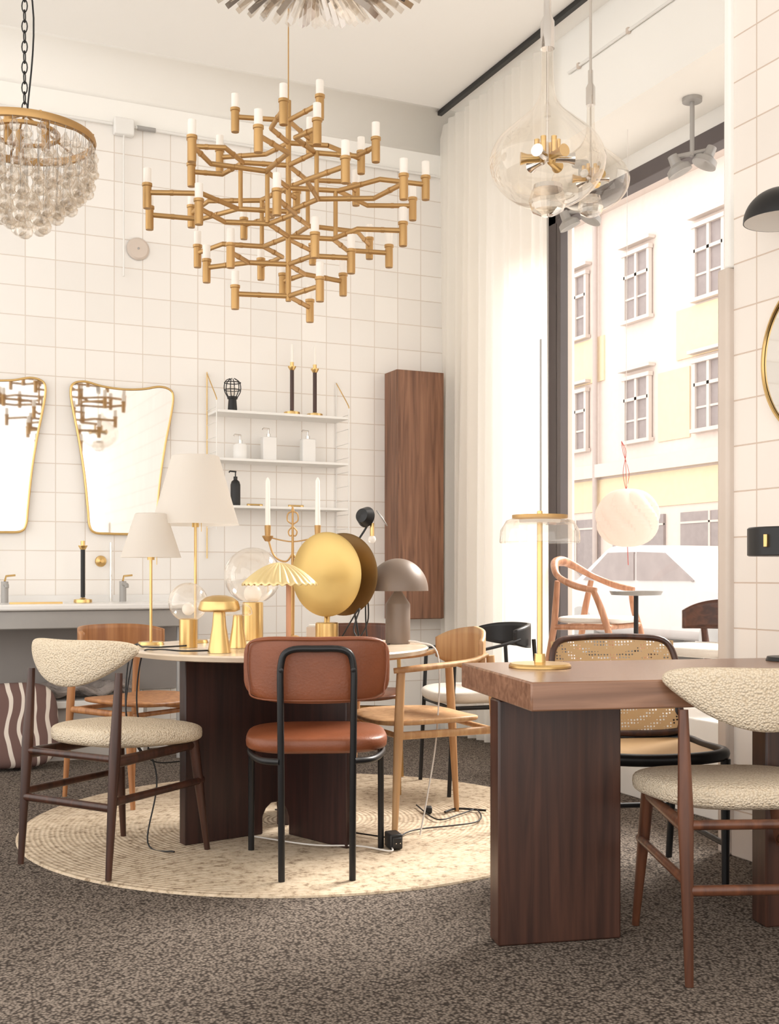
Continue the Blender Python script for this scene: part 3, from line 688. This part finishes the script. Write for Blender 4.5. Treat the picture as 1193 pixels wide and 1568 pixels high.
# right table lamps
g=G('glass_disc_table_lamp',at(.451,3.43,tt+.001),-TH)
lathe(g,'base',[(0,.016),(.02,.015),(.088,.012),(.093,.006),(.093,0),(0,0)],'brass',56); cyl(g,'stem',(0,0,.012),.0085,.425,'brass',20); lathe(g,'collar',[(0,.012),(.018,.012),(.016,.04),(0,.04)],'brass',20)
lathe(g,'glass_dome',[(.02,.455),(.07,.452),(.10,.44),(.118,.41),(.121,.375),(.119,.372)],'globe',64)
lathe(g,'brass_rim',[(.079,.446),(.083,.446),(.083,.456),(.079,.456),(.079,.446)],'brassd',56); lathe(g,'glass_plate',[(0,.44),(.10,.437),(.104,.43),(0,.425)],'glass',56); lathe(g,'led_disc',[(0,.43),(.060,.432),(.063,.442),(0,.444)],'frost',48); lathe(g,'top_knob',[(0,.47),(.008,.468),(.01,.45)],'brass',16)
g=G('black_drum_table_lamp',at(1.29,3.70,tt+.001),-TH)
lathe(g,'base',[(0,.014),(.065,.012),(.07,0),(0,0)],'black',48); cyl(g,'stem',(0,0,.01),.01,.35,'black',16)
lathe(g,'drum',[(0,.43),(.122,.43),(.127,.426),(.127,.340),(.122,.337),(0,.34)],'black',64)
box(g,'brass_switch',(-.1,-.086,.385),(.012,.012,.04),'brass',.001,R=Matrix.Rotation(radians(-45),3,'Z'))

# ---------------- pier wall items ----------------
g=G('black_dome_sconce',(2.96,2.97,2.25))
T=Matrix.Rotation(-pi/2,4,'Y')
lathe(g,'wall_plate',[(0,.015),(.05,.012),(.052,0)],'black',T=T); tube(g,'arm',[(-.01,0,0),(-.1,0,.04),(-.13,0,.1)],.008,'black',sm=5)
lathe(g,'dome',[(.123,0),(.125,0)]+sph(.125,0,0,90,16,.9),'black',48,c=(-.13,0,0)); lathe(g,'dome_inner',[(0,.03),(.1,.008),(.122,0)],'white',40,c=(-.13,0,0))
g=G('round_brass_mirror',(2.96,2.885,1.806))
lathe(g,'frame',[(.292,.0),(.3,.0),(.302,.02),(.294,.022),(.292,.014)],'brass',80,T=T); lathe(g,'mirror_glass',[(0,.012),(.293,.012)],'mirror',80,T=T,ang=0)

# ---------------- back wall items ----------------
def mirror(x,zc):
    g=G('brass_framed_mirror',(x,YB-.02,zc))
    half=[(0,.415),(.12,.424),(.22,.445),(.285,.43),(.303,.385),(.29,.28),(.255,.1),(.225,-.1),(.205,-.3),(.195,-.40),(.165,-.44),(.08,-.446)]
    pts=half+[(0,-.447)]+[(-a,b) for a,b in reversed(half[1:])]
    c=[(q.x,q.y) for q in crom([(a,b,0) for a,b in pts],6,True)]
    T=Matrix(((1,0,0,0),(0,0,-1,0),(0,1,0,0),(0,0,0,1)))
    prism(g,'mirror_glass',c,.012,'mirror',T=T); tube(g,'brass_frame',[(a,-.008,b) for a,b in c],.008,'brass',8,True); prism(g,'backing',[(a*.95,b*.95) for a,b in c],-.018,'grey',T=T)
mirror(1.405,1.74); mirror(.655,1.74)

g=G('wall_shelf_unit',(0,0,0)); wr=.0035
xl,xr=1.925,2.785; yf,yb=6.67,6.885
for n,x in(('left',xl),('right',xr)):
    tube(g,'rear_upright_'+n,[(x,yb-.005,1.15),(x,yb-.005,2.30)],wr,'brass' if n=='left' else 'white'); tube(g,'front_upright_'+n,[(x,yf,1.32),(x,yf,2.10)],wr,'white')
    tube(g,'top_link_'+n,[(x,yf,2.10),(x,yf+.02,2.13),(x,yb-.005,2.29)],wr,'brass',sm=4)
    for i in range(9):
        z=1.34+i*.09; tube(g,'rung_%s_%d'%(n,i),[(x,yf,z),(x,yb-.005,z)],.0022,'white',6)
for i,z in enumerate((2.045,1.755,1.47)):
    box2(g,'shelf_%d'%i,(xl+.004,yf-.005,z-.016),(xr-.004,yb-.01,z),'white',.002)
sz=(2.046,1.756,1.471)
g=G('cage_lamp',(2.045,6.74,sz[0])); cyl(g,'handle',(0,0,0),.03,.075,'black',24,.024); lathe(g,'collar',[(0,.075),(.03,.075),(.034,.09),(0,.09)],'black'); lathe(g,'bulb',sph(.03,.125),'glass',20)
for i in range(6):
    a=i*pi/3; tube(g,'cage_%d'%i,[(.03*cos(a),.03*sin(a),.085),(.052*cos(a),.052*sin(a),.13),(.045*cos(a),.045*sin(a),.18),(.015*cos(a),.015*sin(a),.2)],.003,'black',6,sm=4)
for k,zz in enumerate((.13,.175)):
    tube(g,'cage_ring_%d'%k,[(.05*cos(t*pi/8),.05*sin(t*pi/8),zz) for t in range(16)],.003,'black',6,True)
def stick(x,y,z,h=.28,cand=True,dk='dkleg'):
    g=G('candlestick',(x,y,z)); lathe(g,'base',[(0,.03),(.012,.028),(.018,.022),(.05,.018),(.052,0),(0,0)],'brass',28)
    cyl(g,'stem',(0,0,.03),.0125,h-.03,dk,20); lathe(g,'cup',[(0,h),(.014,h),(.026,h+.02),(.026,h+.024),(.012,h+.024),(.012,h+.05),(0,h+.05)],'brass',24)
    if cand: tube(g,'candle',[(0,0,h+.04),(0,0,h+.16),(0,0,h+.17)],[.009,.007,.002],'candle')
stick(2.43,6.74,sz[0]); stick(2.59,6.76,sz[0])
def disp(x,y,z,kind):
    g=G('soap_dispenser',(x,y,z))
    if kind==0: lathe(g,'bottle',[(0,0),(.042,0),(.044,.004),(.044,.085),(.038,.095),(.014,.10),(0,.10)],'ceram')
    elif kind==1: box(g,'bottle',(0,0,.075),(.09,.06,.15),'ceram',.006)
    else: lathe(g,'bottle',[(0,0),(.028,0),(.03,.01),(.03,.13),(.024,.15),(.012,.16),(0,.16)],'blackp')
    h=(.10,.15,.16)[kind]; mt='chrome' if kind<2 else 'blackp'
    cyl(g,'pump_collar',(0,0,h),.012,.02,mt,16); cyl(g,'pump_stem',(0,0,h+.02),.004,.03,mt,10); tube(g,'nozzle',[(.005,0,h+.05),(-.035,0,h+.052),(-.04,0,h+.044)],.005,mt,8)
disp(2.10,6.76,sz[1],0); disp(2.29,6.78,sz[1],1); disp(2.55,6.78,sz[1],1); disp(2.07,6.76,sz[2],2)
for x in(2.2,2.47):
    g=G('brass_towel_hook',(x,6.78,sz[2])); tube(g,'bar',[(-.05,0,.012),(.05,0,.012)],.006,'brass'); cyl(g,'foot_1',(-.04,0,0),.012,.012,'brass',16); cyl(g,'foot_2',(.04,0,0),.012,.012,'brass',16)
g=G('walnut_wall_cabinet',(3.3,YB-.1,1.57)); box(g,'carcass',(0,.005,0),(.335,.188,1.62),'cab',.003); box(g,'door',(0,-.099,0),(.331,.02,1.612),'cab',.002)

g=G('wash_basin_counter',(0,0,0))
box2(g,'counter_top',(-.6,6.38,.855),(1.75,6.885,.89),'ceram',.01); box2(g,'apron',(-.58,6.41,.755),(1.73,6.88,.855),'grey',.006)
box2(g,'underside_shade',(-.58,6.865,.36),(1.73,6.885,.755),mat('underside_shade_grey',(150,144,140),.6,var=.04),.002)  # added grey sheet: paints the shade below the counter over the tiles
for x in(-.3,1.65): tube(g,'leg_%d'%int(x*10),[(x,6.48,0),(x,6.48,.76)],.018,'grey')
box2(g,'backsplash',(-.6,6.875,.89),(1.75,6.885,.93),'ceram'); box2(g,'brass_strip',(.72,6.5,.89),(1.0,6.53,.9),'brass')
def faucet(x):
    g=G('basin_faucet',(x,6.74,.892)); cyl(g,'body',(0,0,0),.02,.12,'grey',20); tube(g,'spout',[(0,0,.10),(0,-.06,.105),(0,-.11,.10),(0,-.115,.085)],.011,'grey'); tube(g,'lever',[(0,0,.12),(.01,.02,.15),(.06,.02,.155)],.006,'brass'); tube(g,'riser',[(-.05,.1,.0),(-.05,.1,.35)],.007,'chrome')
faucet(1.38); faucet(.72)
stick(1.13,6.62,.892,.30,False,'black')
g=G('wall_valve',(1.28,YB-.002,1.13)); lathe(g,'rose',[(0,.02),(.03,.012),(.034,0)],'brass',T=Matrix.Rotation(pi/2,4,'X')); tube(g,'spindle',[(0,-.01,0),(0,-.05,0)],.01,'brass')
g=G('display_bench',(0,0,0)); box2(g,'top',(-.6,6.58,.30),(1.5,6.86,.34),'white',.005)
for i,x in enumerate((-.5,.5,1.45)): box2(g,'support_%d'%i,(x-.02,6.6,0),(x+.02,6.84,.30),'white',.003)
box2(g,'plinth',(-.6,6.64,0),(1.5,6.66,.30),mat('plinth_grey',(190,184,178),.6,var=.03))
def pat():
    m,n,l,p=nm('patterned_textile'); tc=n.new('ShaderNodeTexCoord'); w=n.new('ShaderNodeTexWave'); w.inputs['Scale'].default_value=4.5; w.inputs['Distortion'].default_value=5; w.inputs['Detail'].default_value=1
    l.new(tc.outputs['Object'],w.inputs['Vector']); r=n.new('ShaderNodeValToRGB'); r.color_ramp.interpolation='CONSTANT'; r.color_ramp.elements[0].color=lin((112,86,80)); r.color_ramp.elements[1].position=.78; r.color_ramp.elements[1].color=lin((224,212,200))
    l.new(w.outputs['Fac'],r.inputs['Fac']); l.new(r.outputs['Color'],p.inputs['Base Color']); p.inputs['Roughness'].default_value=.9; return m
g=G('patterned_throw_pillow',(.74,6.46,.235),0); sell(g,'cushion',(.46,.17,.46),pat(),(0,0,0),.55,.8,R=Matrix.Rotation(radians(-14),3,'X'))
g=G('sheepskin_throw',(1.15,6.72,.345)); sheet(g,'fur',lambda u,v:((u-.5)*.6,(v-.5)*.24,.055+.02*sin(u*17+v*5)+.015*sin(v*23+u*7)-.015*(abs(2*u-1)**4)),40,16,mat('grey_fur',(158,148,142),.95,bump=.9,bscale=90,var=.3,vscale=14),.02)

# ---------------- light & world ----------------
w=bpy.data.worlds.new('World'); S.world=w; w.use_nodes=True
bg=w.node_tree.nodes['Background']; bg.inputs[0].default_value=(1,.968,.925,1); bg.inputs[1].default_value=2.4
def sun(name,dirv,e,ang,col):
    l=bpy.data.lights.new(name,'SUN'); l.energy=e; l.angle=radians(ang); l.color=col
    o=bpy.data.objects.new(name,l); S.collection.objects.link(o); o.rotation_euler=Vector(dirv).to_track_quat('-Z','Y').to_euler(); return o
sun('sun',(-.70,-.20,-.60),10.5,26,(1,.95,.88))

# ---------------- camera ----------------
c=bpy.data.cameras.new('camera'); co=bpy.data.objects.new('camera',c); S.collection.objects.link(co)
co.location=(0,0,1.05); co.rotation_euler=(pi/2,0,-TH); c.sensor_width=36; c.sensor_fit='AUTO'; c.lens=40.2; c.shift_y=96/1568; c.clip_end=200
S.camera=co
S.view_settings.view_transform='Standard'
